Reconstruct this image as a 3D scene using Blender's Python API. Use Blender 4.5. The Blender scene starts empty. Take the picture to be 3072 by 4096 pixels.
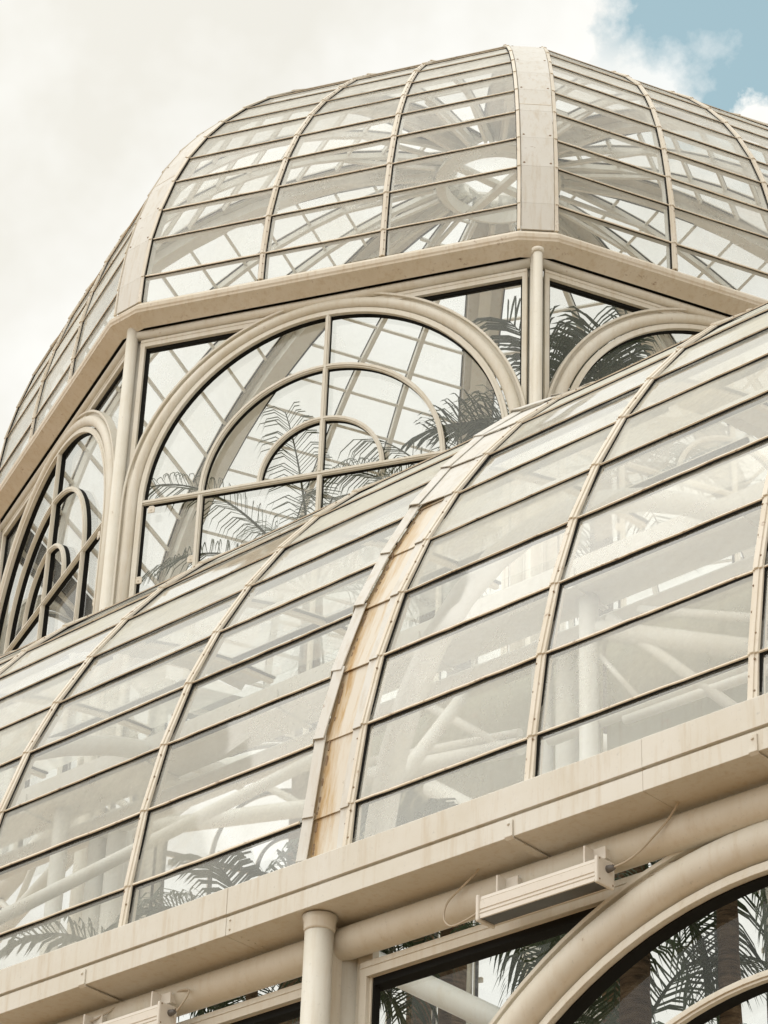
import bpy, bmesh, math, random
from mathutils import Vector, Matrix, noise
random.seed(7)
V = Vector
pi = math.pi
scene = bpy.context.scene
col = scene.collection
R = math.radians

# ------------------------------------------------------------------ materials
def nodes(name):
    m = bpy.data.materials.new(name); m.use_nodes = True
    nt = m.node_tree; nt.nodes.clear()
    out = nt.nodes.new('ShaderNodeOutputMaterial')
    return m, nt, out
def N(nt, t, **kw):
    n = nt.nodes.new(t)
    for k, v in kw.items():
        if hasattr(n, k): setattr(n, k, v)
        else: n.inputs[k.replace('_', ' ')].default_value = v
    return n
def ramp(nt, fac, stops):
    r = nt.nodes.new('ShaderNodeValToRGB')
    while len(r.color_ramp.elements) < len(stops): r.color_ramp.elements.new(0.5)
    for e, (p, c) in zip(r.color_ramp.elements, stops):
        e.position = p; e.color = (c, c, c, 1) if isinstance(c, (int, float)) else (*c, 1)
    nt.links.new(fac, r.inputs[0]); return r
def mixc(nt, fac, a, b, mode='MIX'):
    m = nt.nodes.new('ShaderNodeMix'); m.data_type = 'RGBA'; m.blend_type = mode
    for i, x in ((0, fac), (6, a), (7, b)):
        if hasattr(x, 'links'): nt.links.new(x, m.inputs[i])
        else: m.inputs[i].default_value = x if i == 0 else (*x, 1)
    return m.outputs[2]
def mth(nt, op, a, b=None, c=None, clamp=False):
    m = nt.nodes.new('ShaderNodeMath'); m.operation = op; m.use_clamp = clamp
    for i, x in enumerate((a, b, c)):
        if x is None: continue
        if hasattr(x, 'links'): nt.links.new(x, m.inputs[i])
        else: m.inputs[i].default_value = x
    return m.outputs[0]

def paint(name, base, rust=0.0, stain=0.25, rough=0.5, rustc=(0.22, 0.1, 0.035), scale=1.0, streak=0.0):
    m, nt, out = nodes(name)
    tc = N(nt, 'ShaderNodeTexCoord')
    n1 = N(nt, 'ShaderNodeTexNoise', Scale=2.3 * scale, Detail=6.0, Roughness=0.65)
    n2 = N(nt, 'ShaderNodeTexNoise', Scale=38.0 * scale, Detail=5.0, Roughness=0.7)
    n3 = N(nt, 'ShaderNodeTexNoise', Scale=11.0 * scale, Detail=8.0, Roughness=0.75)
    mp = N(nt, 'ShaderNodeMapping'); mp.inputs['Scale'].default_value = (9, 9, 0.9)
    nt.links.new(tc.outputs['Object'], mp.inputs[0])
    n4 = N(nt, 'ShaderNodeTexNoise', Scale=2.2, Detail=5.0, Roughness=0.65)
    nt.links.new(mp.outputs[0], n4.inputs['Vector'])
    for n in (n1, n2, n3): nt.links.new(tc.outputs['Object'], n.inputs['Vector'])
    dirt = tuple(c * k for c, k in zip(base, (0.80, 0.74, 0.62)))
    c = mixc(nt, ramp(nt, n1.outputs[0], [(0.35, 0.0), (0.75, stain)]).outputs[0], base, dirt)
    c = mixc(nt, ramp(nt, n2.outputs[0], [(0.60, 0.0), (0.74, 0.45 + 0.3 * rust)]).outputs[0], c, tuple(x * 0.55 for x in base))
    if streak:
        c = mixc(nt, ramp(nt, n4.outputs[0], [(0.5, 0.0), (0.72, streak)]).outputs[0], c, tuple(x * k for x, k in zip(base, (0.72, 0.6, 0.44))))
    if rust:
        c = mixc(nt, ramp(nt, n3.outputs[0], [(0.66 - 0.18 * rust, 0.0), (0.72 - 0.15 * rust, min(1, 0.45 + rust * 0.5))]).outputs[0], c, rustc)
    b = N(nt, 'ShaderNodeBsdfPrincipled')
    nt.links.new(c, b.inputs['Base Color'])
    b.inputs['Roughness'].default_value = rough
    b.inputs['Specular IOR Level'].default_value = 0.35
    bp = N(nt, 'ShaderNodeBump'); bp.inputs['Strength'].default_value = 0.25; bp.inputs['Distance'].default_value = 0.004
    nt.links.new(n3.outputs[0], bp.inputs['Height']); nt.links.new(bp.outputs[0], b.inputs['Normal'])
    nt.links.new(b.outputs[0], out.inputs[0])
    return m

def glass(name, dust=0.08, dustc=(0.62, 0.6, 0.54), tint=(0.955, 0.965, 0.955), spots=0.25, boost=1.6, edge=0.0):
    m, nt, out = nodes(name)
    g = N(nt, 'ShaderNodeNewGeometry')
    dot = N(nt, 'ShaderNodeVectorMath', operation='DOT_PRODUCT')
    nt.links.new(g.outputs['Incoming'], dot.inputs[0]); nt.links.new(g.outputs['Normal'], dot.inputs[1])
    cosv = mth(nt, 'ABSOLUTE', dot.outputs['Value'])
    inv = mth(nt, 'SUBTRACT', 1.0, cosv)
    p5 = mth(nt, 'POWER', inv, 4.6)
    fr = mth(nt, 'MULTIPLY_ADD', p5, 0.9 * boost, 0.055 * boost, clamp=True)
    tr = N(nt, 'ShaderNodeBsdfTransparent'); tr.inputs[0].default_value = (*tint, 1)
    gl = N(nt, 'ShaderNodeBsdfGlossy'); gl.inputs['Roughness'].default_value = 0.03
    gl.inputs['Color'].default_value = (0.95, 0.95, 0.93, 1)
    tc = N(nt, 'ShaderNodeTexCoord')
    n0 = N(nt, 'ShaderNodeTexNoise', Scale=1.1, Detail=2.0)
    nt.links.new(tc.outputs['Object'], n0.inputs['Vector'])
    bp = N(nt, 'ShaderNodeBump'); bp.inputs['Strength'].default_value = 0.35; bp.inputs['Distance'].default_value = 0.02
    nt.links.new(n0.outputs[0], bp.inputs['Height']); nt.links.new(bp.outputs[0], gl.inputs['Normal'])
    m1 = N(nt, 'ShaderNodeMixShader')
    nt.links.new(fr, m1.inputs[0]); nt.links.new(tr.outputs[0], m1.inputs[1]); nt.links.new(gl.outputs[0], m1.inputs[2])
    # dust: thin film, streaks and flecks
    n1 = N(nt, 'ShaderNodeTexNoise', Scale=1.7, Detail=7.0, Roughness=0.7)
    n2 = N(nt, 'ShaderNodeTexNoise', Scale=26.0, Detail=4.0, Roughness=0.6)
    for n in (n1, n2): nt.links.new(tc.outputs['Object'], n.inputs['Vector'])
    base = ramp(nt, n1.outputs[0], [(0.3, dust * 0.45), (0.72, dust * 1.9)]).outputs[0]
    fl = ramp(nt, n2.outputs[0], [(0.7, 0.0), (0.78, spots)]).outputs[0]
    patch = ramp(nt, n1.outputs[0], [(0.5, 0.0), (0.62, 1.0)]).outputs[0]
    pv = N(nt, 'ShaderNodeAttribute'); pv.attribute_name = 'pane'
    base = mth(nt, 'MULTIPLY', base, mth(nt, 'MULTIPLY_ADD', pv.outputs['Fac'], 1.3, 0.45))
    dfac = mth(nt, 'ADD', base, mth(nt, 'MULTIPLY', fl, patch), clamp=True)
    # a film of dust looks denser seen at a slant
    dfac = mth(nt, 'DIVIDE', dfac, mth(nt, 'MAXIMUM', mth(nt, 'ADD', cosv, 0.15), 0.25), clamp=True)
    df = N(nt, 'ShaderNodeBsdfDiffuse'); df.inputs[0].default_value = (*dustc, 1)
    tl = N(nt, 'ShaderNodeBsdfTranslucent'); tl.inputs[0].default_value = (*dustc, 1)
    m3 = N(nt, 'ShaderNodeMixShader'); m3.inputs[0].default_value = 0.5
    nt.links.new(df.outputs[0], m3.inputs[1]); nt.links.new(tl.outputs[0], m3.inputs[2])
    m2 = N(nt, 'ShaderNodeMixShader')
    nt.links.new(dfac, m2.inputs[0]); nt.links.new(m1.outputs[0], m2.inputs[1]); nt.links.new(m3.outputs[0], m2.inputs[2])
    nt.links.new(m2.outputs[0], out.inputs[0])
    return m

CREAM = (0.72, 0.69, 0.61)
M = {}
M['paint'] = paint('cream_paint', CREAM, rust=0.06, stain=0.5, streak=0.3)
M['gutter'] = paint('gutter_paint', (0.715, 0.695, 0.63), rust=0.03, stain=0.45, streak=0.45, rough=0.4)
M['gutter_up'] = paint('weathered_gutter_paint', (0.70, 0.64, 0.54), rust=0.3, stain=0.6, streak=0.5)
M['rib'] = paint('chalky_rib_paint', (0.75, 0.70, 0.61), rust=0.32, stain=0.6, scale=1.6)
M['bar'] = paint('flaking_bar_paint', (0.76, 0.68, 0.56), rust=0.5, stain=0.6, scale=1.5, rustc=(0.17, 0.09, 0.04))
M['band'] = paint('flashing_paint', (0.66, 0.645, 0.60), rust=0.14, stain=0.3, streak=0.45)
M['rust_plain'] = paint('rust_stained_channel', (0.66, 0.55, 0.38), rust=0.35, stain=1.0, streak=1.0, rustc=(0.42, 0.22, 0.07), scale=1.6)
M['inner'] = paint('inner_steel_paint', (0.82, 0.82, 0.78), rust=0.0, stain=0.5, streak=0.2)
def rustm():
    m, nt, out = nodes('rust_streaked_channel')
    tc = N(nt, 'ShaderNodeTexCoord')
    mp = N(nt, 'ShaderNodeMapping'); mp.inputs['Scale'].default_value = (14, 1.6, 1.6)
    nt.links.new(tc.outputs['Object'], mp.inputs[0])
    a = N(nt, 'ShaderNodeTexNoise', Scale=1.6, Detail=9.0, Roughness=0.7); nt.links.new(mp.outputs[0], a.inputs['Vector'])
    b = N(nt, 'ShaderNodeTexNoise', Scale=22.0, Detail=8.0, Roughness=0.75); nt.links.new(tc.outputs['Object'], b.inputs['Vector'])
    sx = N(nt, 'ShaderNodeSeparateXYZ'); nt.links.new(tc.outputs['Generated'], sx.inputs[0])
    edge = ramp(nt, sx.outputs[0], [(0.30, 0.22), (0.50, 0.06), (0.70, -0.0), (1.0, 0.0)]).outputs[0]
    av = mth(nt, 'ADD', mth(nt, 'SUBTRACT', a.outputs[0], 0.115), edge)
    c = mixc(nt, ramp(nt, av, [(0.40, 0.0), (0.66, 1.0)]).outputs[0], (0.68, 0.63, 0.54), (0.54, 0.39, 0.21))
    c = mixc(nt, ramp(nt, av, [(0.62, 0.0), (0.80, 0.9)]).outputs[0], c, (0.36, 0.19, 0.06))
    c = mixc(nt, ramp(nt, b.outputs[0], [(0.63, 0.0), (0.73, 0.8)]).outputs[0], c, (0.16, 0.09, 0.035))
    p = N(nt, 'ShaderNodeBsdfPrincipled'); nt.links.new(c, p.inputs['Base Color']); p.inputs['Roughness'].default_value = 0.75
    nt.links.new(p.outputs[0], out.inputs[0]); return m
M['rust'] = rustm()
def plain(name, c, rough=0.6, spec=0.3):
    m, nt, out = nodes(name)
    b = N(nt, 'ShaderNodeBsdfPrincipled')
    tc = N(nt, 'ShaderNodeTexCoord'); n = N(nt, 'ShaderNodeTexNoise', Scale=9.0, Detail=6.0)
    nt.links.new(tc.outputs['Object'], n.inputs['Vector'])
    cc = mixc(nt, n.outputs[0], tuple(x * 0.75 for x in c), tuple(min(1, x * 1.25) for x in c))
    nt.links.new(cc, b.inputs['Base Color'])
    b.inputs['Roughness'].default_value = rough; b.inputs['Specular IOR Level'].default_value = spec
    nt.links.new(b.outputs[0], out.inputs[0]); return m
M['black'] = plain('black_seal_and_gap_shade', (0.014, 0.014, 0.013), 0.85, 0.1)
M['dark'] = plain('dark_lens', (0.07, 0.07, 0.065), 0.25, 0.5)
M['grey'] = plain('grey_plastic', (0.16, 0.15, 0.14), 0.5)
M['lamp'] = paint('lamp_housing_paint', (0.76, 0.72, 0.65), stain=0.15, rough=0.35)
M['cable'] = plain('cable_sheath', (0.5, 0.43, 0.33), 0.5)
M['bolt'] = plain('bolt_metal', (0.30, 0.22, 0.15), 0.6)
M['glass_roof'] = glass('dusty_roof_glass', dust=0.135, dustc=(0.85, 0.845, 0.76), boost=1.9, spots=0.2)
M['glass_dome'] = glass('dome_glass', dust=0.13, dustc=(0.90, 0.91, 0.86), boost=1.0, spots=0.18)
M['glass_win'] = glass('window_glass', dust=0.05, dustc=(0.82, 0.84, 0.80), boost=0.7, spots=0.03)
M['glass_clear'] = glass('clear_glass', dust=0.015, dustc=(0.8, 0.8, 0.76), boost=0.6, spots=0.0)
def bark():
    m, nt, out = nodes('palm_bark')
    tc = N(nt, 'ShaderNodeTexCoord'); mp = N(nt, 'ShaderNodeMapping'); mp.inputs['Scale'].default_value = (2.5, 2.5, 16)
    nt.links.new(tc.outputs['Object'], mp.inputs[0])
    a = N(nt, 'ShaderNodeTexNoise', Scale=2.4, Detail=9.0, Roughness=0.75); nt.links.new(mp.outputs[0], a.inputs['Vector'])
    c = ramp(nt, a.outputs[0], [(0.32, (0.028, 0.019, 0.011)), (0.5, (0.11, 0.075, 0.045)), (0.7, (0.22, 0.16, 0.10))]).outputs[0]
    b = N(nt, 'ShaderNodeBsdfPrincipled'); nt.links.new(c, b.inputs['Base Color']); b.inputs['Roughness'].default_value = 0.95; b.inputs['Specular IOR Level'].default_value = 0.1
    bp = N(nt, 'ShaderNodeBump'); bp.inputs['Strength'].default_value = 0.8; bp.inputs['Distance'].default_value = 0.02; nt.links.new(a.outputs[0], bp.inputs['Height']); nt.links.new(bp.outputs[0], b.inputs['Normal'])
    nt.links.new(b.outputs[0], out.inputs[0]); return m
M['trunk'] = bark()
def leafm(name, c):
    m, nt, out = nodes(name)
    tc = N(nt, 'ShaderNodeTexCoord'); n = N(nt, 'ShaderNodeTexNoise', Scale=3.0, Detail=3.0)
    nt.links.new(tc.outputs['Object'], n.inputs['Vector'])
    cc = mixc(nt, n.outputs[0], tuple(x * 0.6 for x in c), tuple(x * 1.4 for x in c))
    b = N(nt, 'ShaderNodeBsdfPrincipled'); nt.links.new(cc, b.inputs['Base Color']); b.inputs['Roughness'].default_value = 0.5
    t = N(nt, 'ShaderNodeBsdfTranslucent'); nt.links.new(cc, t.inputs[0])
    mx = N(nt, 'ShaderNodeMixShader'); mx.inputs[0].default_value = 0.25
    nt.links.new(b.outputs[0], mx.inputs[1]); nt.links.new(t.outputs[0], mx.inputs[2]); nt.links.new(mx.outputs[0], out.inputs[0])
    return m
M['leaf'] = leafm('palm_leaf', (0.042, 0.066, 0.028))
M['leaf2'] = leafm('pale_palm_leaf', (0.085, 0.105, 0.055))
M['dead'] = leafm('dry_leaf', (0.13, 0.11, 0.08))
def groundm():
    m, nt, out = nodes('paving')
    tc = N(nt, 'ShaderNodeTexCoord')
    br = N(nt, 'ShaderNodeTexBrick', Scale=1.2)
    br.inputs['Color1'].default_value = (0.34, 0.20, 0.085, 1); br.inputs['Color2'].default_value = (0.31, 0.185, 0.08, 1)
    br.inputs['Mortar'].default_value = (0.3, 0.24, 0.17, 1)
    n = N(nt, 'ShaderNodeTexNoise', Scale=0.4, Detail=8.0)
    nt.links.new(tc.outputs['Object'], br.inputs['Vector']); nt.links.new(tc.outputs['Object'], n.inputs['Vector'])
    c = mixc(nt, n.outputs[0], br.outputs[0], (0.26, 0.155, 0.07))
    b = N(nt, 'ShaderNodeBsdfPrincipled'); nt.links.new(c, b.inputs['Base Color']); b.inputs['Roughness'].default_value = 0.85
    nt.links.new(b.outputs[0], out.inputs[0]); return m
M['ground'] = groundm()
M['panel'] = paint('faded_panel', (0.42, 0.42, 0.33), rust=0.3, stain=0.9, streak=0.9, rustc=(0.36, 0.2, 0.11), scale=0.5)
M['bounce_floor'] = plain('pale_bounce_floor', (0.5, 0.49, 0.43), 0.9, 0.1)

# ------------------------------------------------------------------ mesh building
class MB:
    def __init__(s): s.v = []; s.f = []; s.sm = []; s.mi = []; s.cur = 0
    def add(s, vs, fs, smooth=False):
        o = len(s.v); s.v += [tuple(p) for p in vs]
        for f in fs: s.f.append(tuple(i + o for i in f)); s.sm.append(smooth); s.mi.append(s.cur)
    def hexa(s, p):  # p: 8 points, bottom 4 then top 4
        s.add(p, [(0, 3, 2, 1), (4, 5, 6, 7), (0, 1, 5, 4), (1, 2, 6, 5), (2, 3, 7, 6), (3, 0, 4, 7)])
    def bar(s, a, b, nrm, w, h0, h1, taper=0.0, side=None):
        # box from a to b, width w across, from height h0 to h1 along nrm
        a = V(a); b = V(b); nrm = V(nrm).normalized()
        t = (b - a).normalized(); sd = t.cross(nrm).normalized() if side is None else V(side)
        q = []
        for h in (h0, h1):
            for p, e in ((a, -1), (a, 1), (b, 1), (b, -1)):
                q.append(p + sd * e * w / 2 + nrm * (h + (taper if p is a and h == h1 else 0)))
        s.hexa(q)
    def box(s, c, d, rot=None):
        c = V(c); q = []
        for z in (-1, 1):
            for x, y in ((-1, -1), (1, -1), (1, 1), (-1, 1)):
                o = V((x * d[0] / 2, y * d[1] / 2, z * d[2] / 2))
                q.append(c + (rot @ o if rot else o))
        s.hexa(q)
    def tube(s, pts, r, n=12, caps=True, closed=False, smooth=True):
        pts = [V(p) for p in pts]; m = len(pts)
        rs = r if isinstance(r, (list, tuple)) else [r] * m
        vs = []; prev = None
        for i, p in enumerate(pts):
            if closed: t = pts[(i + 1) % m] - pts[i - 1]
            else: t = pts[min(i + 1, m - 1)] - pts[max(i - 1, 0)]
            t.normalize()
            if prev is None:
                a = V((0, 0, 1)) if abs(t.z) < 0.9 else V((1, 0, 0)); x = t.cross(a).normalized()
            else: x = (prev - t * prev.dot(t)).normalized()
            prev = x; y = t.cross(x)
            for k in range(n):
                an = 2 * pi * k / n; vs.append(p + (x * math.cos(an) + y * math.sin(an)) * rs[i])
        fs = []
        for i in range(m if closed else m - 1):
            j = (i + 1) % m
            for k in range(n): fs.append((i * n + k, i * n + (k + 1) % n, j * n + (k + 1) % n, j * n + k))
        o = len(s.v); s.add(vs, fs, smooth)
        if caps and not closed: s.add(vs[:n][::-1], [tuple(range(n))]); s.add(vs[-n:], [tuple(range(n))])
    def sweep(s, prof, path, frames, closed=False, caps=True):
        # prof: list of (a,b); path: list of points; frames: list of (A,B) axis vectors
        n = len(prof); m = len(path); vs = []
        for p, (A, B) in zip(path, frames):
            for a, b in prof: vs.append(V(p) + V(A) * a + V(B) * b)
        fs = []
        for i in range(m if closed else m - 1):
            j = (i + 1) % m
            for k in range(n): fs.append((i * n + k, i * n + (k + 1) % n, j * n + (k + 1) % n, j * n + k))
        s.add(vs, fs)
        if caps and not closed:
            s.add(vs[:n], [tuple(range(n))]); s.add(vs[-n:][::-1], [tuple(range(n))])
    def join(s, o, mi=0):
        k = len(s.v); s.v += o.v; s.f += [tuple(i + k for i in f) for f in o.f]; s.sm += o.sm; s.mi += [mi] * len(o.f)
    def quad(s, a, b, c, d): s.add([a, b, c, d], [(0, 1, 2, 3)])
    def build(s, name, mat, parent=None, bevel=0.0, loc=None, normals=True):
        me = bpy.data.meshes.new(name); me.from_pydata(s.v, [], s.f); 
        for p, sm, mi in zip(me.polygons, s.sm, s.mi): p.use_smooth = sm; p.material_index = mi
        for mm in (mat if isinstance(mat, (list, tuple)) else [mat]): me.materials.append(M[mm])
        if normals:
            bm = bmesh.new(); bm.from_mesh(me); bmesh.ops.remove_doubles(bm, verts=bm.verts, dist=1e-5)
            bmesh.ops.recalc_face_normals(bm, faces=bm.faces); bm.to_mesh(me); bm.free()
        if str(mat if isinstance(mat, str) else mat[0]).startswith('glass'):
            at_ = me.attributes.new('pane', 'FLOAT', 'FACE')
            for k_ in range(len(me.polygons)): at_.data[k_].value = random.random()
        me.update()
        o = bpy.data.objects.new(name, me); col.objects.link(o)
        if parent: o.parent = parent
        if loc: o.location = loc
        if bevel:
            b = o.modifiers.new('bevel', 'BEVEL'); b.width = bevel; b.segments = 2; b.limit_method = 'ANGLE'; b.angle_limit = R(40)
        return o
def tag(o, label=None, cat=None, group=None, kind=None):
    if label: o['label'] = label
    if cat: o['category'] = cat
    if group: o['group'] = group
    if kind: o['kind'] = kind
    return o
def empty(name, loc=(0, 0, 0), rz=0, parent=None):
    o = bpy.data.objects.new(name, None); col.objects.link(o); o.location = loc; o.rotation_euler = (0, 0, rz)
    o.empty_display_size = 0.2
    if parent: o.parent = parent
    return o
def copy_part(o, parent, rz=0, dx=0):
    c = o.copy(); col.objects.link(c); c.parent = parent
    c.rotation_euler = (0, 0, o.rotation_euler[2] + rz); c.location = V(o.location) + V((dx, 0, 0))
    for ch in list(o.children):
        g = ch.copy(); col.objects.link(g); g.parent = c
    return c
def bolt(mb, p, nrm, r=0.009, h=0.006):
    nrm = V(nrm).normalized()
    mb.tube([V(p), V(p) + nrm * h], [r, r * 0.6], n=6, smooth=False)

# ------------------------------------------------------------------ camera
F_, P_, Y_, RO = 11056.22, 0.5507, 0.7657, 0.0400
cam = bpy.data.cameras.new('camera'); co = bpy.data.objects.new('camera', cam); col.objects.link(co)
cy, sy = math.cos(Y_), math.sin(Y_); cp, sp = math.cos(P_), math.sin(P_)
Fv = V((-sy * cp, cy * cp, sp)); Rv = V((cy, sy, 0)); Uv = Rv.cross(Fv)
cr, sr = math.cos(RO), math.sin(RO)
R2 = Rv * cr + Uv * sr; U2 = Uv * cr - Rv * sr
mat = Matrix((R2, U2, -Fv)).transposed().to_4x4(); co.matrix_world = mat
cam.sensor_fit = 'VERTICAL'; cam.sensor_height = 36; cam.lens = F_ / 4096 * 36
cam.clip_start = 0.1; cam.clip_end = 3000
scene.camera = co

# ------------------------------------------------------------------ the greenhouse
GH = empty('greenhouse', (-18.244, 20.824, -1.6))
tag(GH, 'cream steel and glass greenhouse with a ribbed octagonal dome above a curved glass roof', 'greenhouse')
def W(x, y, z): return V((x + 18.244, y - 20.824, z + 1.6))   # world -> greenhouse space (unrotated)

# ---- lower curved roof
LP = [(10, 6.4089), (10.018, 6.6767), (10.09, 7.1969), (10.2021, 7.6858), (10.3626, 8.1796), (10.566, 8.6362), (10.8191, 9.0937), (11.0962, 9.5124), (11.41, 9.9092)]
RL = 5.05; th = math.atan2(LP[8][1] - LP[7][1], LP[8][0] - LP[7][0])
ang = math.radians(41.5)
while ang < R(86):
    ang2 = ang + R(5.9); y0, z0 = LP[-1]
    LP.append((y0 + RL * (math.cos(ang) - math.cos(ang2)), z0 + RL * (math.sin(ang2) - math.sin(ang)))); ang = ang2
def lnorm(j):
    y0, z0 = LP[j]; y1, z1 = LP[j + 1]
    t = V((0, y1 - y0, z1 - z0)).normalized(); return V((0, -t.z, t.y)), t
def roof_rib(x, w=0.062):
    mb = MB(); sl = MB(); bo = MB()
    for j in range(len(LP) - 1):
        n, t = lnorm(j)
        a = W(x, *LP[j]); b = W(x, *LP[j + 1])
        wj = w * (1 + random.uniform(-0.05, 0.05)); jx = random.uniform(-0.002, 0.002)
        a2 = a - t * 0.012; b2 = b + t * 0.01
        X = V((1, 0, 0))
        sl.bar(a2, b2, n, w + 0.020, -0.012, 0.006, side=X)
        mb.bar(a2 + X * jx, b2 + X * jx, n, wj, 0.007, 0.020, taper=0.010, side=X)
        mb.bar(a2 + X * (jx - 0.002), b2 + X * (jx - 0.002), n, wj * 0.42, 0.012, 0.028, taper=0.011, side=X)
        for f in (0.16, 0.5, 0.84):
            bolt(bo, a.lerp(b, f + random.uniform(-.05, .05)) + n * 0.026 + X * random.choice((-0.017, 0.014)), n, 0.0085, 0.008)
        # inner flange below the glass
        mb.bar(a, b, n, 0.05, -0.05, -0.013, side=X)
    mb.join(bo, 1)
    o = mb.build('roof_rib', ['rib', 'bolt'], GH, bevel=0.003)
    s = sl.build('glazing_seal', 'black', o)
    return o
def roof_bay(x0, x1):
    g = MB()
    for j in range(len(LP) - 1):
        n, t = lnorm(j); a = LP[j]; b = LP[j + 1]
        e = 0.007
        q_ = [n * random.uniform(-.0045, .0045) for _ in range(4)]
        p = [W(x0, *a) + n * e + q_[0], W(x1, *a) + n * e + q_[1], W(x1, *b) + q_[2], W(x0, *b) + q_[3]]
        g.quad(*p)
    go = g.build('roof_glazing', 'glass_roof', GH, normals=False)
    xa, xb = x0 + 0.031, x1 - 0.031
    for j in range(1, len(LP) - 1):
        n, t = lnorm(j); n0, t0 = lnorm(j - 1)
        nn = (n + n0).normalized(); tt = (t + t0).normalized()
        mb = MB(); k = 10
        mb.mi  # wavy hand-puttied strip
        pts = [V(W(xa + (xb - xa) * i / k, *LP[j])) + tt * random.uniform(-.0025, .0025) for i in range(k + 1)]
        wd = 0.018 + random.uniform(-.003, .003)
        mb.sweep([(-wd / 2, 0.004), (wd / 2, 0.004), (wd / 2 - 0.004, 0.016), (-wd / 2 + 0.003, 0.018)], pts, [(tt, nn)] * (k + 1))
        mb.cur = 1
        mb.sweep([(-wd / 2 - 0.005 - random.uniform(0, .005), 0.003), (-wd / 2 + 0.002, 0.003), (-wd / 2 + 0.002, 0.0105), (-wd / 2 - 0.004, 0.0075)], [V(W(xa, *LP[j])), V(W(xb, *LP[j]))], [(tt, nn)] * 2)
        mb.sweep([(-0.012, -0.035), (0.012, -0.035), (0.012, -0.004), (-0.012, -0.004)], [V(W(xa, *LP[j])), V(W(xb, *LP[j]))], [(tt, nn)] * 2)
        mb.build('glazing_bar', ['bar', 'black'], go)
    return go
def lap_sheet(mb, xs, h, j0, j1, lap=0.03, th=0.006, wob=0.004):
    # lapped sheet metal lengths following the roof profile; xs = cross section [(x, height)]
    for j in range(j0, j1):
        n, t = lnorm(j); a = LP[j]; b = LP[j + 1]
        up = random.uniform(0.002, wob + 0.004); d = random.uniform(-wob, wob)
        q = []
        for (xx, hh) in xs:
            q.append((W(xx + d, *a) + n * (h + hh + up + 0.006) - t * lap, W(xx - d, *b) + n * (h + hh) + t * 0.004))
        for k in range(len(q) - 1):
            (a0, b0), (a1, b1) = q[k], q[k + 1]
            mb.hexa([a0 - n * th, a1 - n * th, b1 - n * th, b0 - n * th, a0, a1, b1, b0])
def flashing_band(xc):
    # broad folded flashing between two bays: raised left flange, stained channel, raised right flange
    X0, X1 = xc - 0.20, xc + 0.145; rr = random.Random(3)
    n_ = len(LP) - 1
    ch = MB(); lap_sheet(ch, [(X0 + 0.08, 0), (X1 + 0.0, 0)], 0.014, 0, 7)
    for j in range(0, 6):   # crusts of dirt lodged along the flange foot
        n, t = lnorm(j)
        for k in range(9):
            f = rr.random(); p = W(X0 + 0.122 + rr.uniform(-.003, .007), *LP[j]).lerp(W(X0 + 0.122, *LP[j + 1]), f) + n * 0.020
            ch.cur = 1; ch.box(p, (rr.uniform(.004, .012), .01, rr.uniform(.01, .06)), Matrix.Rotation(rr.uniform(-.2, .2), 3, 'X'))
    o = ch.build('flashing_band', ['rust', 'bolt'], GH)
    tag(o, 'rust stained channel between two bays')
    fl = MB(); lap_sheet(fl, [(X0, 0.0), (X0 + 0.05, 0.050), (X0 + 0.115, 0.034)], 0.012, 0, n_, wob=0.009)
    fl.build('raised_flange', 'band', o)
    fr = MB(); lap_sheet(fr, [(X1 - 0.035, 0.0), (X1 - 0.028, 0.018), (X1 + 0.03, 0.016)], 0.012, 0, n_)
    fr.build('raised_flange', 'band', o)
    pl = MB(); lap_sheet(pl, [(X0 + 0.085, 0.016), (X1 - 0.03, 0.004)], 0.022, 6, n_, wob=0.007)
    pl.build('cover_plate', 'band', o)
    return o
XW = [-21.8, -15.98, -9.957, -4.09, 1.78]
RIBS = {0: [-20.3, -18.86, -17.4], 1: [-14.66, -13.156, -11.602], 2: [-8.461, -7.02, -5.58], 3: [-2.6, -1.15, 0.3]}
for i, xw in enumerate(XW):
    flashing_band(xw)
for b in range(4):
    xs = [XW[b] + 0.177] + RIBS[b]
    end = XW[b + 1] - 0.20
    for x in xs: roof_rib(x)
    edges = xs + [end]
    for k in range(len(edges) - 1): roof_bay(edges[k], edges[k + 1])

# ---- lower eave gutter, brackets, tube beam
gx0, gx1 = -22.0, 2.0
gm = MB()
prof = [(9.83, 6.318), (9.83, 6.156), (9.862, 6.156), (9.862, 6.140), (9.835, 6.140), (9.835, 6.028), (10.235, 6.024), (10.235, 6.038), (9.855, 6.052), (9.855, 6.30), (10.02, 6.34), (10.02, 6.352), (9.85, 6.330)]
fr = [(V((0, 1, 0)), V((0, 0, 1)))]
nseg = 9; gxs = [gx0 + (gx1 - gx0) * i / nseg for i in range(nseg + 1)]
gxs = [-22.0, -19.0, -16.2, -13.4, -10.55, -7.6, -4.8, -2.0, 2.0]
for i in range(len(gxs) - 1):
    a, b = gxs[i], gxs[i + 1] + 0.0
    dy = 0.0015 * (i % 2)
    gm.sweep([(y - dy, z) for y, z in prof], [W(a, 0, 0), W(b - 0.002, 0, 0)], fr * 2)
rv = gm
for x in gxs[1:-1]:
    if abs(x + 10.55) > 0.1 and abs(x + 7.6) < 0.1: continue
    for k in range(5): bolt(rv, W(x + 0.06, 9.90 + 0.055 * k, 6.0265 - 0.0012 * k), (0, 0, -1), 0.008, 0.005)
    for dz in (0.03, 0.085): bolt(rv, W(x + 0.03, 9.8335, 6.03 + dz), (0, -1, 0), 0.009, 0.006)
GUT = gm.build('eave_gutter', 'gutter', GH, bevel=0.004)
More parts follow.
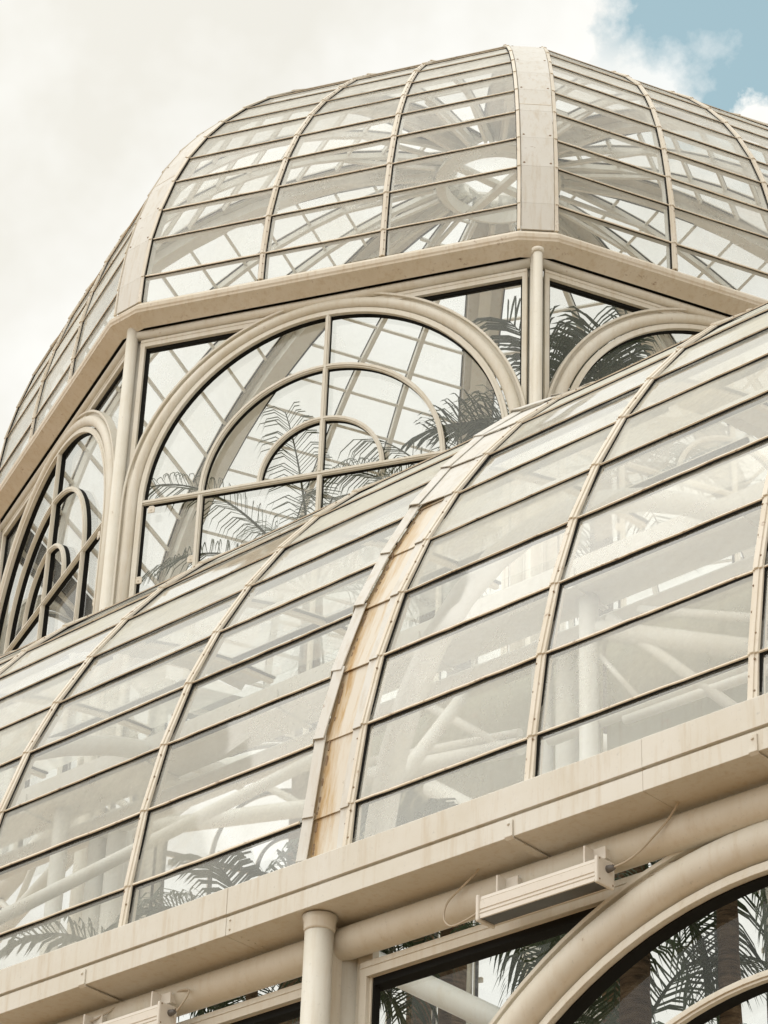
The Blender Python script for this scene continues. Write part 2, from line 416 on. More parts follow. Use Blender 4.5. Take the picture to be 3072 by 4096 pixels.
for x in (-19.6, -18.0, -16.4, -14.9, -13.35, -11.742, -10.2 + 0.12, -8.469, -6.925, -5.4, -3.8, -2.2, -0.6):
    if abs(x + 10.08) < 0.01: continue
    mb = MB(); w2 = 0.026
    mb.box(W(x, 9.829, 6.085), (0.05, 0.008, 0.075))
    mb.sweep([(-w2, -0.008), (w2, -0.008), (w2, 0), (-w2, 0)], [W(x, 9.826, 6.075), W(x, 9.824, 6.03), W(x, 9.84, 6.016), W(x, 10.15, 6.008), W(x, 10.2, 5.99)],
             [(V((1, 0, 0)), V((0, -1, 0))), (V((1, 0, 0)), V((0, -1, -0.2))), (V((1, 0, 0)), V((0, -.3, -1))), (V((1, 0, 0)), V((0, 0, -1))), (V((1, 0, 0)), V((0, 0, -1)))])
    bolt(mb, W(x, 9.825, 6.10), (0, -1, 0), 0.011, 0.008)
    mb.build('gutter_bracket', 'gutter', GH, bevel=0.002)
bm_ = MB(); bm_.tube([W(gx0, 10.14, 5.914), W(gx1, 10.14, 5.914)], 0.093, n=28); bm_.build('eave_beam', 'paint', GH)
# posts and downspouts of the lower wall
def post(x, y, z0, z1, r, nm='post', mt='paint'):
    mb = MB(); mb.tube([W(x, y, z0), W(x, y, z1)], r, n=24); return mb.build(nm, mt, GH)
for xw in (-22.0, -17.98, -13.97, -9.957, -4.13, 1.74):
    post(xw, 10.215, -1.6, 6.02, 0.078)
    mb = MB(); mb.tube([W(xw + 0.015, 9.965, -1.6), W(xw + 0.015, 9.965, 6.0)], 0.081, n=28)
    o = mb.build('downspout', 'paint', GH)
    fl = MB(); fl.tube([W(xw + 0.015, 9.965, 5.93), W(xw + 0.015, 9.965, 5.945), W(xw + 0.015, 9.965, 5.985), W(xw + 0.015, 9.965, 6.018)], [0.083, 0.088, 0.089, 0.101], n=28)
    fl.build('pipe_collar', 'paint', o)
    wb = MB(); wb.box(W(xw + 0.0, 10.10, 5.0), (0.05, 0.10, 2.0)); wb.box(W(xw + 0.01, 10.235, 2.2), (0.36, 0.05, 7.6)); wb.build('pilaster', 'paint', GH)

# ---- arched windows (built in a local frame: x along wall, y inward, z up)
def arc(cx, cz, r, a0, a1, n, y):
    return [V((cx + r * math.cos(a0 + (a1 - a0) * i / n), y, cz + r * math.sin(a0 + (a1 - a0) * i / n))) for i in range(n + 1)]
def arcring(mb, cx, cz, r, w, y0, y1, zlow=None, a0=0, a1=pi, n=56, blk=None):
    path = []; frs = []
    if zlow is not None: path.append(V((cx + r, 0, zlow))); frs.append((V((1, 0, 0)), V((0, 1, 0))))
    for i in range(n + 1):
        a = a0 + (a1 - a0) * i / n; path.append(V((cx + r * math.cos(a), 0, cz + r * math.sin(a)))); frs.append((V((math.cos(a), 0, math.sin(a))), V((0, 1, 0))))
    if zlow is not None: path.append(V((cx - r, 0, zlow))); frs.append((V((-1, 0, 0)), V((0, 1, 0))))
    mb.sweep([(-w / 2, y0), (w / 2, y0), (w / 2, y1), (-w / 2, y1)], path, frs)
def make_window(par, hw, ztop, zc, Rt, rt, a, zb, ybase, frame_w=0.10, dep=0.048, w3=0.06, gm='glass_win'):
    """hw half width of the opening, ztop its head, zc springing height, Rt arch tube radius, a ring unit"""
    win = MB()   # outer rectangular frame
    y0, y1 = ybase - 0.005, ybase + 0.035
    def rect(mb, x0, x1, z0, z1, ya, yb): mb.box(((x0 + x1) / 2, (ya + yb) / 2, (z0 + z1) / 2), (x1 - x0, yb - ya, z1 - z0))
    rect(win, -hw, hw, ztop - frame_w, ztop, y0, y1)
    rect(win, -hw, -hw + 0.05, zb, ztop - frame_w, y0, y1); rect(win, hw - 0.05, hw, zb, ztop - frame_w, y0, y1)
    rect(win, -hw - 0.0, hw, ztop - frame_w * 0.45, ztop - frame_w * 0.38, y0 - 0.006, y0)
    W0 = win.build('window_frame', 'paint', par, bevel=0.003)
    bk = MB()
    rect(bk, -hw + 0.0, hw, ztop - frame_w - 0.03 - dep * .2, ztop - frame_w + 0.02, y1, y1 + dep)
    rect(bk, -hw, -hw + 0.075, zb, ztop - frame_w - 0.035, y1, y1 + 0.05); rect(bk, hw - 0.075, hw, zb, ztop - frame_w - 0.035, y1, y1 + 0.05)
    bk.build('glazing_seal', 'black', W0)
    # trim ring just outside the tube
    tr = MB(); c = (0, zc)
    arcring(tr, 0, zc, Rt + rt + 0.046, 0.024, ybase - 0.03, ybase + 0.06, zb, a0=R(0), a1=R(180)); arcring(tr, 0, zc, Rt + rt + 0.02, 0.05, ybase + 0.01, ybase + 0.05, zb); tr.build('arch_trim', 'paint', W0, bevel=0.003)
    tb = MB(); path = [V((Rt, ybase, zb))] + arc(0, zc, Rt, 0, pi, 64, ybase) + [V((-Rt, ybase, zb))]
    tb.tube(path, rt, n=24); tb.build('arch_tube', 'paint', W0)
    # sash: outer ring, two inner rings, rail, mullions
    R3 = Rt - rt - 0.012
    sash = MB()
    arcring(sash, 0, zc, R3 - w3 / 2, w3, ybase - 0.035, ybase + 0.0, zb)
    arcring(sash, 0, zc, R3 - w3 * 0.78, w3 * 0.44, ybase - 0.046, ybase - 0.034, zb)
    s = sash.build('sash_ring', 'paint', W0, bevel=0.003)
    Ri = R3 - w3
    sb = MB(); arcring(sb, 0, zc, Ri + 0.004, 0.030, ybase + 0.0, ybase + dep, zb); sb.build('glazing_seal', 'black', s)
    mu = MB(); kb = MB(); wm = 0.048
    def seg(x0, x1, z0, z1, w=wm):
        rect(mu, x0, x1, z0, z1, ybase - 0.035, ybase - 0.003); 
        if x1 - x0 > z1 - z0:
            rect(mu, x0, x1, z0 + 0.010, z1 - 0.016, ybase - 0.046, ybase - 0.035); rect(kb, x0, x1, z0 + 0.004, z1 - 0.004, ybase - 0.003, ybase + dep)
        else:
            rect(mu, x0 + 0.013, x1 - 0.013, z0, z1, ybase - 0.045, ybase - 0.035); rect(kb, x0 + 0.004, x1 - 0.004, z0, z1, ybase - 0.003, ybase + dep)
    seg(-wm / 2, wm / 2, zc + wm / 2, zc + Ri)
    seg(-wm / 2, wm / 2, zb, zc - wm / 2)
    for sx in (-1, 1):
        xm = sx * a * 1.965
        seg(xm - wm / 2, xm + wm / 2, zb, zc - wm / 2)
    rect(mu, -Ri, Ri, zc - wm / 2, zc + wm / 2, ybase - 0.036, ybase - 0.003); rect(mu, -Ri, Ri, zc - wm / 2 + 0.015, zc + wm / 2 - 0.015, ybase - 0.046, ybase - 0.036)
    rect(kb, -Ri, Ri, zc - wm / 2 + 0.004, zc + wm / 2 - 0.004, ybase - 0.003, ybase + dep)
    mo = mu.build('mullion', 'paint', W0, bevel=0.002); kb.build('glazing_seal', 'black', mo)
    for rr_, w in ((a, 0.046), (a * 1.965, 0.05)):
        ri = MB(); arcring(ri, 0, zc, rr_, w, ybase - 0.034, ybase - 0.002); arcring(ri, 0, zc, rr_, w * 0.4, ybase - 0.044, ybase - 0.034)
        ro = ri.build('arched_bar', 'paint', W0, bevel=0.002)
        rk = MB(); arcring(rk, 0, zc, rr_, w - 0.008, ybase - 0.002, ybase + dep); ro2 = rk.build('arched_bar_seal', 'black', W0)
    for (x, z) in ((-Ri + 0.10, zc - 0.10), (-Ri + 0.03, zc - 0.9), (-a * 1.965 - 0.045, zc - 0.75), (Ri - 0.1, zc - 0.1), (Ri - 0.03, zc - 0.9)):
        lt = MB(); lt.box((x, ybase - 0.03, z), (0.075, 0.012, 0.065)); lt.box((x, ybase - 0.028, z + 0.035), (0.05, 0.02, 0.02))
        lt.tube([V((x, ybase - 0.036, z)), V((x, ybase - 0.045, z))], 0.01, n=8)
        lt.build('latch', 'rib', W0, bevel=0.006)
    g = MB(); yg = ybase + dep + 0.012
    g.quad((-hw, yg, zb), (hw, yg, zb), (hw, yg, ztop - frame_w), (-hw, yg, ztop - frame_w)); g.build('window_pane', gm, W0, normals=False)
    return W0
def copy_tree(o, parent, loc):
    c = o.copy(); col.objects.link(c); c.parent = parent
    if loc is not None: c.location = loc
    for ch in list(o.children): copy_tree(ch, c, None)
    return c
lw = make_window(GH, 2.78, 5.795, 3.145, 2.595, 0.104, 0.967, 0.6, 0, 0.085, 0.09, 0.055, 'glass_clear')
lw.location = W(-7.05, 10.185, 0)
copy_tree(lw, GH, V(lw.location) + V((5.87, 0, 0)))
lw2 = make_window(GH, 1.93, 5.795, 3.76, 1.95, 0.104, 0.70, 0.6, 0, 0.085, 0.09, 0.055, 'glass_clear')
lw2.location = W(-11.97, 10.185, 0)
for dx in (-4.02, -8.04): copy_tree(lw2, GH, V(lw2.location) + V((dx, 0, 0)))
pw = MB(); pw.box(W(-10.0, 10.22, -0.5), (24.0, 0.25, 2.2)); pw.build('plinth_wall', 'paint', GH)

# ---- octagonal tower, in a frame centred on its axis; face 0 rotated by AL
AL = 0.3952; ZE = 16.7509
TW0 = (0, 0, ZE + 1.6)
AP = 5.4365; HALF = 2.0624; T22 = math.tan(pi / 8)
DP = [(0, 0), (0.0088, 0.3331), (0.0578, 0.8446), (0.1453, 1.2874), (0.2747, 1.7565), (0.4318, 2.1805), (0.6379, 2.6047), (0.8507, 2.9645), (1.1298, 3.3586)]
RD = 5.56; ang = R(38.2)
while DP[-1][0] < 4.45:
    a2 = ang + R(5.0); d0, z0 = DP[-1]
    DP.append((d0 + RD * (math.cos(ang) - math.cos(a2)), z0 + RD * (math.sin(a2) - math.sin(ang)))); ang = a2
DEND, ZEND = DP[-1]
def dpt(x, d, z): return V((x, -(AP - d), z))
def ribx(i, d):
    # positions of pane edges on a face (0 = left hip, 3 = right hip)
    hip = HALF - T22 * d * 1.04
    if i == 0: return -hip
    if i == 3: return hip
    x0 = (-0.709, 0.616)[i - 1]; q = (0.26, -0.13)[i - 1]
    d8 = 1.13; xe = (-0.11, 0.11)[i - 1]
    x8 = x0 + q * d8
    return x0 + q * d if d <= d8 else x8 + (xe - x8) * (d - d8) / (DEND - d8)
def dnorm(j):
    (d0, z0), (d1, z1) = DP[j], DP[j + 1]
    t = V((0, d1 - d0, z1 - z0)).normalized(); return V((0, -t.z, t.y)), t
def dome_rib(fi, w=0.058):
    mb = MB(); sl = MB(); bo = MB()
    for j in range(len(DP) - 1):
        n, t = dnorm(j); a = dpt(ribx(fi, DP[j][0]), *DP[j]); b = dpt(ribx(fi, DP[j + 1][0]), *DP[j + 1])
        tt = (b - a).normalized(); jx = random.uniform(-.002, .002)
        a2 = a - tt * 0.012; b2 = b + tt * 0.01
        sl.bar(a2, b2, n, w + 0.02, -0.012, 0.007)
        mb.bar(a2 + V((jx, 0, 0)), b2, n, w, 0.008, 0.022, taper=0.011)
        mb.bar(a2 + V((jx, 0, 0)), b2, n, w * 0.42, 0.012, 0.030, taper=0.012)
        mb.cur = 2; mb.bar(a, b, n, 0.062, -0.09, -0.013); mb.cur = 0
        if j < 10:
            for f in (0.2, 0.55, 0.85): bolt(bo, a.lerp(b, f) + n * 0.028 + V((0.016, 0, 0)), n, 0.009, 0.008)
    mb.join(bo, 1); o = mb.build('dome_rib', ['rib', 'bolt', 'inner'], None, bevel=0.003); sl.build('glazing_seal', 'black', o)
    return o
def dome_bay(i):
    g = MB()
    for j in range(len(DP) - 1):
        n, t = dnorm(j); e = 0.006
        a, b = DP[j], DP[j + 1]
        g.quad(dpt(ribx(i, a[0]), *a) + n * e, dpt(ribx(i + 1, a[0]), *a) + n * e, dpt(ribx(i + 1, b[0]), *b), dpt(ribx(i, b[0]), *b))
    go = g.build('dome_glazing', 'glass_dome', None, normals=False)
    for j in range(1, len(DP) - 1):
        n, t = dnorm(j); n0, t0 = dnorm(j - 1); nn = (n + n0).normalized(); tt = (t + t0).normalized()
        a = dpt(ribx(i, DP[j][0]) + 0.03, *DP[j]); b = dpt(ribx(i + 1, DP[j][0]) - 0.03, *DP[j])
        if b.x - a.x < 0.03: continue
        mb = MB(); wd = 0.020 + random.uniform(-.003, .003); k = 6
        pts = [a.lerp(b, q / k) + tt * random.uniform(-.003, .003) for q in range(k + 1)]
        mb.sweep([(-wd / 2, 0.004), (wd / 2, 0.004), (wd / 2 - .004, 0.017), (-wd / 2 + .003, 0.019)], pts, [(tt, nn)] * (k + 1))
        mb.cur = 1
        mb.sweep([(-wd / 2 - 0.006, 0.003), (-wd / 2 + 0.002, 0.003), (-wd / 2 + 0.002, 0.010), (-wd / 2 - 0.006, 0.007)], [a, b], [(tt, nn)] * 2)
        mb.cur = 2
        mb.sweep([(-0.018, -0.045), (0.018, -0.045), (0.018, -0.004), (-0.018, -0.004)], [a, b], [(tt, nn)] * 2)
        mb.build('glazing_bar', ['bar', 'black', 'inner'], go)
    return go
def mirror_hip(p):   # reflect in the hip plane between face 0 and face 1
    c = V((math.sin(pi / 8), -math.cos(pi / 8), 0)); q = V((p.x, p.y, 0)); along = c * q.dot(c)
    r = along * 2 - q; return V((r.x, r.y, p.z))
def hip_rib():
    pl = MB(); eg = MB(); bo = MB(); sl = MB()
    for j in range(len(DP) - 1):
        n, t = dnorm(j)
        a = dpt(ribx(3, DP[j][0]), *DP[j]); b = dpt(ribx(3, DP[j + 1][0]), *DP[j + 1])
        am, bmm = mirror_hip(a), mirror_hip(b)
        c = V((math.sin(pi / 8), -math.cos(pi / 8), 0)); t2 = (b + bmm - a - am).normalized(); s2 = (am - a).normalized(); n2 = s2.cross(t2).normalized()
        if n2.dot(c) < 0: n2 = -n2
        h = 0.024; d = 0.013
        inn = s2 * d
        pl.hexa([a + inn - n2 * .02, am - inn - n2 * .02, bmm - inn - n2 * .02, b + inn - n2 * .02, a + inn + n2 * h, am - inn + n2 * h, bmm - inn + n2 * h, b + inn + n2 * h])
        for (p, q, s_) in ((a, b, 1), (am, bmm, -1)):
            nn = n if s_ == 1 else V(mirror_hip(n)); 
            eg.bar(p - t2 * 0.01 - s2 * s_ * 0.004, q + t2 * 0.008 - s2 * s_ * 0.004, nn, 0.032, 0.006, 0.026, taper=0.009)
            sl.bar(p - s2 * s_ * 0.024, q - s2 * s_ * 0.024, nn, 0.016, -0.01, 0.007)
        # inner box beam
        ia = (a + am) / 2; ib = (b + bmm) / 2
        pl.cur = 4; pl.bar(ia, ib, n2, 0.24 if j < 11 else max(0.09, 0.24 - 0.03 * (j - 10)), -0.13, -0.022); pl.cur = 0
        if j in (2, 3, 5, 7, 9):
            for p in (a + inn * 3.2, am - inn * 3.2): bolt(bo, p + n2 * 0.024 + t2 * 0.05, n2, 0.014, 0.006)
        if j == 4:
            eg.bar(a.lerp(b, .3) + inn, am.lerp(bmm, .3) - inn, n2, 0.010, h, h + 0.003)
    pl.join(eg, 1); pl.join(sl, 2); pl.join(bo, 3)
    o = pl.build('hip_rib', ['band', 'rib', 'black', 'bolt', 'inner'], None, bevel=0.0)
    return o
ribs = [dome_rib(1), dome_rib(2)]; bays = [dome_bay(i) for i in range(3)]; hip = hip_rib()
win = make_window(None, 2.09, -0.365, -2.395, 2.014, 0.06, 0.642, -5.35, -(AP - 0.16), 0.085)
# tube beam under the gutter and at the foot of the wall, for one face
fb = MB(); vx = (AP - 0.17) * T22 - 0.05
fb.tube([V((-vx, -(AP - 0.17), -0.302)), V((vx, -(AP - 0.17), -0.302))], 0.055, n=24)
fb.cur = 1; fb.box((0, -(AP - 0.24), -0.17), (2 * vx, 0.02, 0.30)); fb.box((0, -(AP - 0.165), -0.235), (2 * vx, 0.13, 0.02)); fbo = fb.build('head_beam', ['paint', 'black'], None)  # black strips paint in the shade of the gap between gutter and beam
bb = MB(); bb.tube([V((-vx, -(AP - 0.2), -5.45)), V((vx, -(AP - 0.2), -5.45))], 0.11, n=20)
bb.tube([V((-vx, -(AP - 0.2), -5.95)), V((vx, -(AP - 0.2), -5.95))], 0.08, n=16); 
for k in range(6):
    x0 = -vx + 2 * vx * k / 6; x1 = -vx + 2 * vx * (k + 1) / 6
    bb.tube([V((x0, -(AP - 0.2), -5.93 if k % 2 else -5.46)), V((x1, -(AP - 0.2), -5.46 if k % 2 else -5.93))], 0.035, n=10)
bbo = bb.build('base_truss', 'inner', None)
# clustered posts at each vertex
pp = MB(); c = V((math.sin(pi / 8), -math.cos(pi / 8), 0)); rc = (AP - 0.15) / math.cos(pi / 8)
for z0_, z1_, rr_ in ((-18.3, -0.2, 0.062),):
    pp.tube([c * rc + V((0, 0, z0_)), c * rc + V((0, 0, z1_))], rr_, n=20)
    pp.tube([c * (rc - 0.13) + V((0, 0, z0_)), c * (rc - 0.13) + V((0, 0, z1_))], 0.075, n=16)
ppo = pp.build('post', 'paint', None)
def place(o, i):
    o.parent = GH; o.location = TW0; o.rotation_euler = (0, 0, AL + i * pi / 4)
protos = ribs + bays + [hip, win, fbo, bbo, ppo]
for i in range(8):
    for pr in protos:
        if i == 0: place(pr, 0); continue
        c_ = pr.copy(); col.objects.link(c_); place(c_, i)
        for ch in list(pr.children):
            g = ch.copy(); col.objects.link(g); g.parent = c_
            for gg in list(ch.children):
                h = gg.copy(); col.objects.link(h); h.parent = g
# gutter ring with chamfered corners
def ring_pts(d, ch=0.10):
    ap = AP - d; pts = []; frs = []
    half = ap * T22
    c0 = 0.178 + (0.0 if d > 0 else 0.02)
    for i in range(8):
        a = i * pi / 4
        for sx in (-1, 1):
            x = sx * (half - c0)
            p = V((x, -ap, 0)); rot = Matrix.Rotation(a, 3, 'Z'); pts.append(rot @ p)
            m = V((sx * math.sin(pi / 16), -math.cos(pi / 16), 0)); m = m / math.cos(pi / 16); frs.append((-(rot @ m), V((0, 0, 1))))
    return pts, frs
g2 = MB(); pts, frs = ring_pts(0.0)
gp = [(-0.068, -0.072), (-0.078, -0.088), (-0.076, -0.128), (-0.066, -0.145), (-0.062, -0.165), (0.085, -0.268), (0.095, -0.262), (0.09, -0.245), (-0.045, -0.15), (-0.052, -0.085), (0.0, -0.02), (-0.01, -0.012)]
g2.sweep(gp, pts, frs, closed=True)
go2 = g2.build('cornice_gutter', 'gutter_up', GH); place(go2, 0)
# upper downspouts
for i in (0, 2, 4, 6):
    mb = MB(); cc = c * ((AP + 0.0) / math.cos(pi / 8) - 0.03)
    mb.tube([cc + V((0, 0, -5.2)), cc + V((0, 0, -0.26))], 0.047, n=20)
    mb.tube([cc + V((0, 0, -0.31)), cc + V((0, 0, -0.29)), cc + V((0, 0, -0.262))], [0.052, 0.06, 0.062], n=20)
    o = mb.build('downspout', 'paint', None); place(o, i)
# oculus ring at the crown with a cross brace
oc = MB(); zz = ZEND - 0.2
def circ(r, z, n=48): return [V((r * math.cos(2 * pi * i / n), r * math.sin(2 * pi * i / n), z)) for i in range(n)]
cpts = circ(1, 0); frs = [(V((p.x, p.y, 0)), V((0, 0, 1))) for p in cpts]
oc.sweep([(0.68, 0.02), (0.80, -0.05), (0.80, -0.09), (0.70, -0.11), (0.68, -0.17), (0.665, -0.17), (0.665, 0.02)], [V((0, 0, zz))] * 48, frs, closed=True)
ro = oc.build('oculus_ring', 'inner', None); place(ro, 0)
for k in range(2):
    cb = MB(); a = pi / 4 * (1 + 2 * k) + 0.15; dd = V((math.cos(a), math.sin(a), 0))
    cb.bar(V((0, 0, zz - 0.05 - 0.075 * k)) - dd * 0.67, V((0, 0, zz - 0.05 - 0.075 * k)) + dd * 0.67, V((0, 0, 1)), 0.095, -0.07, 0)
    cb.build('cross_brace', 'inner', ro)
gl = MB(); pts = [p * 0.7 + V((0, 0, zz + 0.03)) for p in circ(1, 0)]; gl.add(pts, [tuple(range(48))]); gl.build('oculus_glass', 'glass_dome', ro, normals=False)
# extra radial stiffeners close to the oculus
for k in range(24):
    st = MB(); a = 2 * pi * k / 24 + pi / 24; dd = V((math.cos(a), math.sin(a), 0))
    j = len(DP) - 4
    r1 = (AP - DP[j][0]) / max(math.cos(((a + pi / 2 + pi / 8) % (pi / 4)) - pi / 8), .9)
    st.bar(dd * r1 + V((0, 0, DP[j][1] - 0.06)), dd * 0.84 + V((0, 0, zz - 0.03)), V((0, 0, 1)), 0.042, -0.05, 0)
    st.build('radial_stiffener', 'inner', None); 
for o in list(col.objects):
    if o.name.startswith('radial_stiffener'): place(o, 0)

# ---- inner gutter, tubes and struts under the curved roof
ig = MB()
IG = [(13.80, 10.56), (13.80, 10.36), (13.84, 10.33), (14.18, 10.33), (14.18, 10.36), (13.86, 10.37), (13.84, 10.56)]
ig.sweep(IG, [W(-21, 0, 0), W(1, 0, 0)], fr * 2); igo = ig.build('inner_gutter', 'inner', GH)
for k in range(15):
    x = -20.6 + k * 1.55; b_ = MB(); b_.box(W(x, 14.0, 10.318), (0.055, 0.40, 0.018)); b_.box(W(x, 13.79, 10.40), (0.055, 0.016, 0.18)); b_.build('gutter_bracket', 'inner', GH)
t_ = MB(); t_.tube([W(-21, 14.28, 10.2), W(1, 14.28, 10.2)], 0.11, n=18); t_.build('inner_beam', 'inner', GH)
t_ = MB(); t_.tube([W(-21, 13.2, 10.78), W(1, 13.2, 10.78)], 0.05, n=12); t_.build('inner_beam', 'inner', GH)
cxs = {-21.8: -22.9, -15.98: -16.9, -9.957: -11.86, -4.09: -5.99, 1.78: 0.0}
mb = MB(); mb.tube([W(-11.95, 12.2, 7.10), W(-9.3, 12.2, 5.47)], 0.082, n=20); mb.build('diagonal_brace', 'inner', GH)
for xw in XW:
    mb = MB(); pth = []
    for k in range(15):
        a = pi / 2 * k / 14; pth.append(W(xw, 14.95 - 4.55 * math.cos(a), 6.25 + 4.35 * math.sin(a)))
    mb.tube(pth, 0.085, n=18); mb.build('curved_strut', 'inner', GH)
    for sg in (-1, 1):
        if sg == 1 and xw > -12: continue
        mb = MB(); mb.tube([W(xw + sg * .1, 10.5, 6.9), W(xw + sg * 2.7, 14.2, 10.1)], 0.05, n=14); mb.build('diagonal_brace', 'inner', GH)
    for dx, dy in ((-0.14, 0), (0.10, 0), (0, .16)):
        mb = MB(); mb.tube([W(cxs[xw] + dx, 14.3 + dy, -1.6), W(cxs[xw] + dx, 14.3 + dy, 10.3)], 0.085, n=16); mb.build('inner_post', 'inner', GH)
for xx in (-11.3, -5.5, -17.2):
    mb = MB(); mb.tube([W(xx, 14.0, -1.6), W(xx, 14.0, 10.33)], 0.075, n=16); mb.build('inner_post', 'inner', GH)
for (x0_, x1_, zb_) in ((-14.2, -11.68, 9.40), (-11.62, -8.9, 8.80), (-8.84, -5.9, 8.80)):
    mb = MB(); mb.box(W((x0_ + x1_) / 2, 14.62, (zb_ + 10.35) / 2), (x1_ - x0_, 0.03, 10.35 - zb_)); mb.build('inner_panel', 'panel', GH)
for a_, b_, r_ in (((-13.762, 14.05, 9.588), (-12.005, 14.05, 9.329), .07), ((-13.769, 14.05, 9.721), (-12.007, 14.05, 9.444), .034), ((-12.982, 14.05, 10.007), (-12.178, 14.05, 9.383), .037),
    ((-11.14, 14.05, 10.121), (-9.998, 14.05, 8.956), .043), ((-11.308, 14.05, 9.926), (-10.872, 14.05, 9.343), .022), ((-11.236, 14.05, 10.049), (-9.6, 14.05, 9.28), .08), ((-10.859, 14.05, 10.084), (-9.6, 14.05, 9.55), .036),
    ((-11.715, 14.05, 9.288), (-9.5, 14.05, 9.291), .05), ((-11.012, 14.05, 9.226), (-9.5, 14.05, 9.206), .038), ((-12.9, 14.05, 9.26), (-12.217, 14.05, 8.767), .072)):
    mb = MB(); mb.tube([W(*a_), W(*b_)], r_, n=14); mb.build('truss_tube', 'inner', GH)
dk = MB(); zt = LP[-1][1]
def oct_v(i): 
    a = AL - pi / 2 + pi / 8 + i * pi / 4; r = (AP - 0.1) / math.cos(pi / 8); return W(-18.244 + r * math.cos(a), 20.824 + r * math.sin(a), zt)
dk.add([W(-20.9, LP[-1][0], zt), W(1, LP[-1][0], zt), W(1, 20.8, zt), oct_v(1), oct_v(0), oct_v(7), oct_v(6), W(-20.9, 16.6, zt)], [tuple(range(8))])
dk.build('flat_roof_glazing', 'glass_clear', GH, normals=False)

# ------------------------------------------------------------------ linear lamps under the gutter
def lamp(xc, label, cabR, cabL):
    root = empty('linear_lamp', (xc, 9.985, 5.745)); tag(root, label, 'lamp', 'linear lamps fixed below the eave gutter')
    L = 0.765; h = MB()
    pr = [(-0.062, -0.052), (-0.062, -0.040), (-0.056, -0.038), (-0.056, -0.034), (-0.062, -0.032), (-0.062, -0.021), (-0.056, -0.019), (-0.056, -0.012), (-0.062, -0.010), (-0.062, 0.034), (-0.058, 0.036), (-0.058, 0.039), (-0.060, 0.041), (-0.052, 0.062), (0.05, 0.062), (0.055, -0.052)]
    fx = [(V((0, 1, 0)), V((0, 0, 1)))] * 2
    h.sweep(pr, [V((-L / 2, 0, 0)), V((L / 2, 0, 0))], fx); h.build('lamp_housing', 'lamp', root)
    ln = MB(); ln.box((0, -0.003, -0.056), (L - 0.01, 0.10, 0.012)); ln.build('lamp_lens', 'dark', root)
    lr = MB(); lr.box((0, -0.058, -0.057), (L - 0.01, 0.010, 0.012)); lr.box((0, 0.053, -0.057), (L - 0.01, 0.010, 0.012)); lr.build('lens_rim', 'lamp', root)
    for sx in (-1, 1):
        e = MB(); e.box((sx * (L / 2 + 0.011), -0.002, -0.003), (0.022, 0.142, 0.148)); eo = e.build('end_cap', 'lamp', root, bevel=0.009)
        sc = MB()
        for yy, zz_ in ((-.055, .058), (.05, .055), (-.055, -.055), (.05, -.058), (0.03, 0.045)): bolt(sc, (sx * (L / 2 + 0.022), yy, zz_), (sx, 0, 0), 0.006, 0.004)
        sc.build('screw', 'bolt', eo)
        gd = MB(); gd.tube([V((sx * (L / 2 + 0.022), 0.01, 0.018)), V((sx * (L / 2 + 0.045), 0.01, 0.018)), V((sx * (L / 2 + 0.065), 0.01, 0.018))], [0.02, 0.018, 0.012], n=12); gd.build('cable_gland', 'grey', eo)
        b = MB(); xx = sx * 0.29
        b.box((xx, 0.0, 0.10), (0.012, 0.075, 0.13)); b.box((xx + 0.04, 0.036, 0.13), (0.09, 0.012, 0.07)); b.box((xx + 0.055, 0.07, 0.13), (0.05, 0.06, 0.05))
        bolt(b, (xx - 0.006, 0.015, 0.125), (-1, 0, 0), 0.012, 0.008); bo_ = b.build('mounting_bracket', 'lamp', root, bevel=0.004)
    cb = MB(); cb.tube([V(p) for p in cabR], 0.006, n=8); cb.build('cable', 'cable', root)
    cb = MB(); cb.tube([V(p) for p in cabL], 0.006, n=8); cb.build('cable', 'cable', root)
    return root
def bez(p, n=8):
    # Catmull-Rom through points
    p = [V(q) for q in p]; out = []
    for i in range(len(p) - 1):
        p0 = p[max(i - 1, 0)]; p1 = p[i]; p2 = p[i + 1]; p3 = p[min(i + 2, len(p) - 1)]
        for k in range(n):
            t = k / n; out.append(0.5 * ((2 * p1) + (-p0 + p2) * t + (2 * p0 - 5 * p1 + 4 * p2 - p3) * t * t + (-p0 + 3 * p1 - 3 * p2 + p3) * t ** 3))
    out.append(p[-1]); return out
lamp(-8.36, 'pale linear lamp right of the downspout, its cable running up to the gutter',
     bez([(0.43, 0.01, 0.018), (0.52, 0.015, 0.03), (0.60, 0.03, 0.075), (0.68, 0.035, 0.13), (0.745, 0.045, 0.185), (0.80, 0.05, 0.245), (0.83, 0.06, 0.30)]),
     bez([(-0.42, 0.0, 0.015), (-0.53, 0.0, -0.012), (-0.635, 0.0, -0.018), (-0.685, 0.0, 0.04), (-0.675, 0.01, 0.125), (-0.61, 0.03, 0.19), (-0.52, 0.04, 0.25), (-0.47, 0.05, 0.30)]))
lamp(-11.545, 'pale linear lamp left of the downspout, cut off by the lower edge of the photo',
     bez([(0.46, 0.01, 0.018), (0.52, 0.0, 0.05), (0.53, 0.03, 0.13), (0.42, 0.06, 0.165), (0.30, 0.09, 0.16)]),
     bez([(-0.46, 0.01, 0.018), (-0.5, 0.0, 0.05), (-0.40, 0.0, 0.12), (-0.25, 0.02, 0.14), (-0.1, 0.1, 0.23), (0.0, 0.16, 0.27)]))

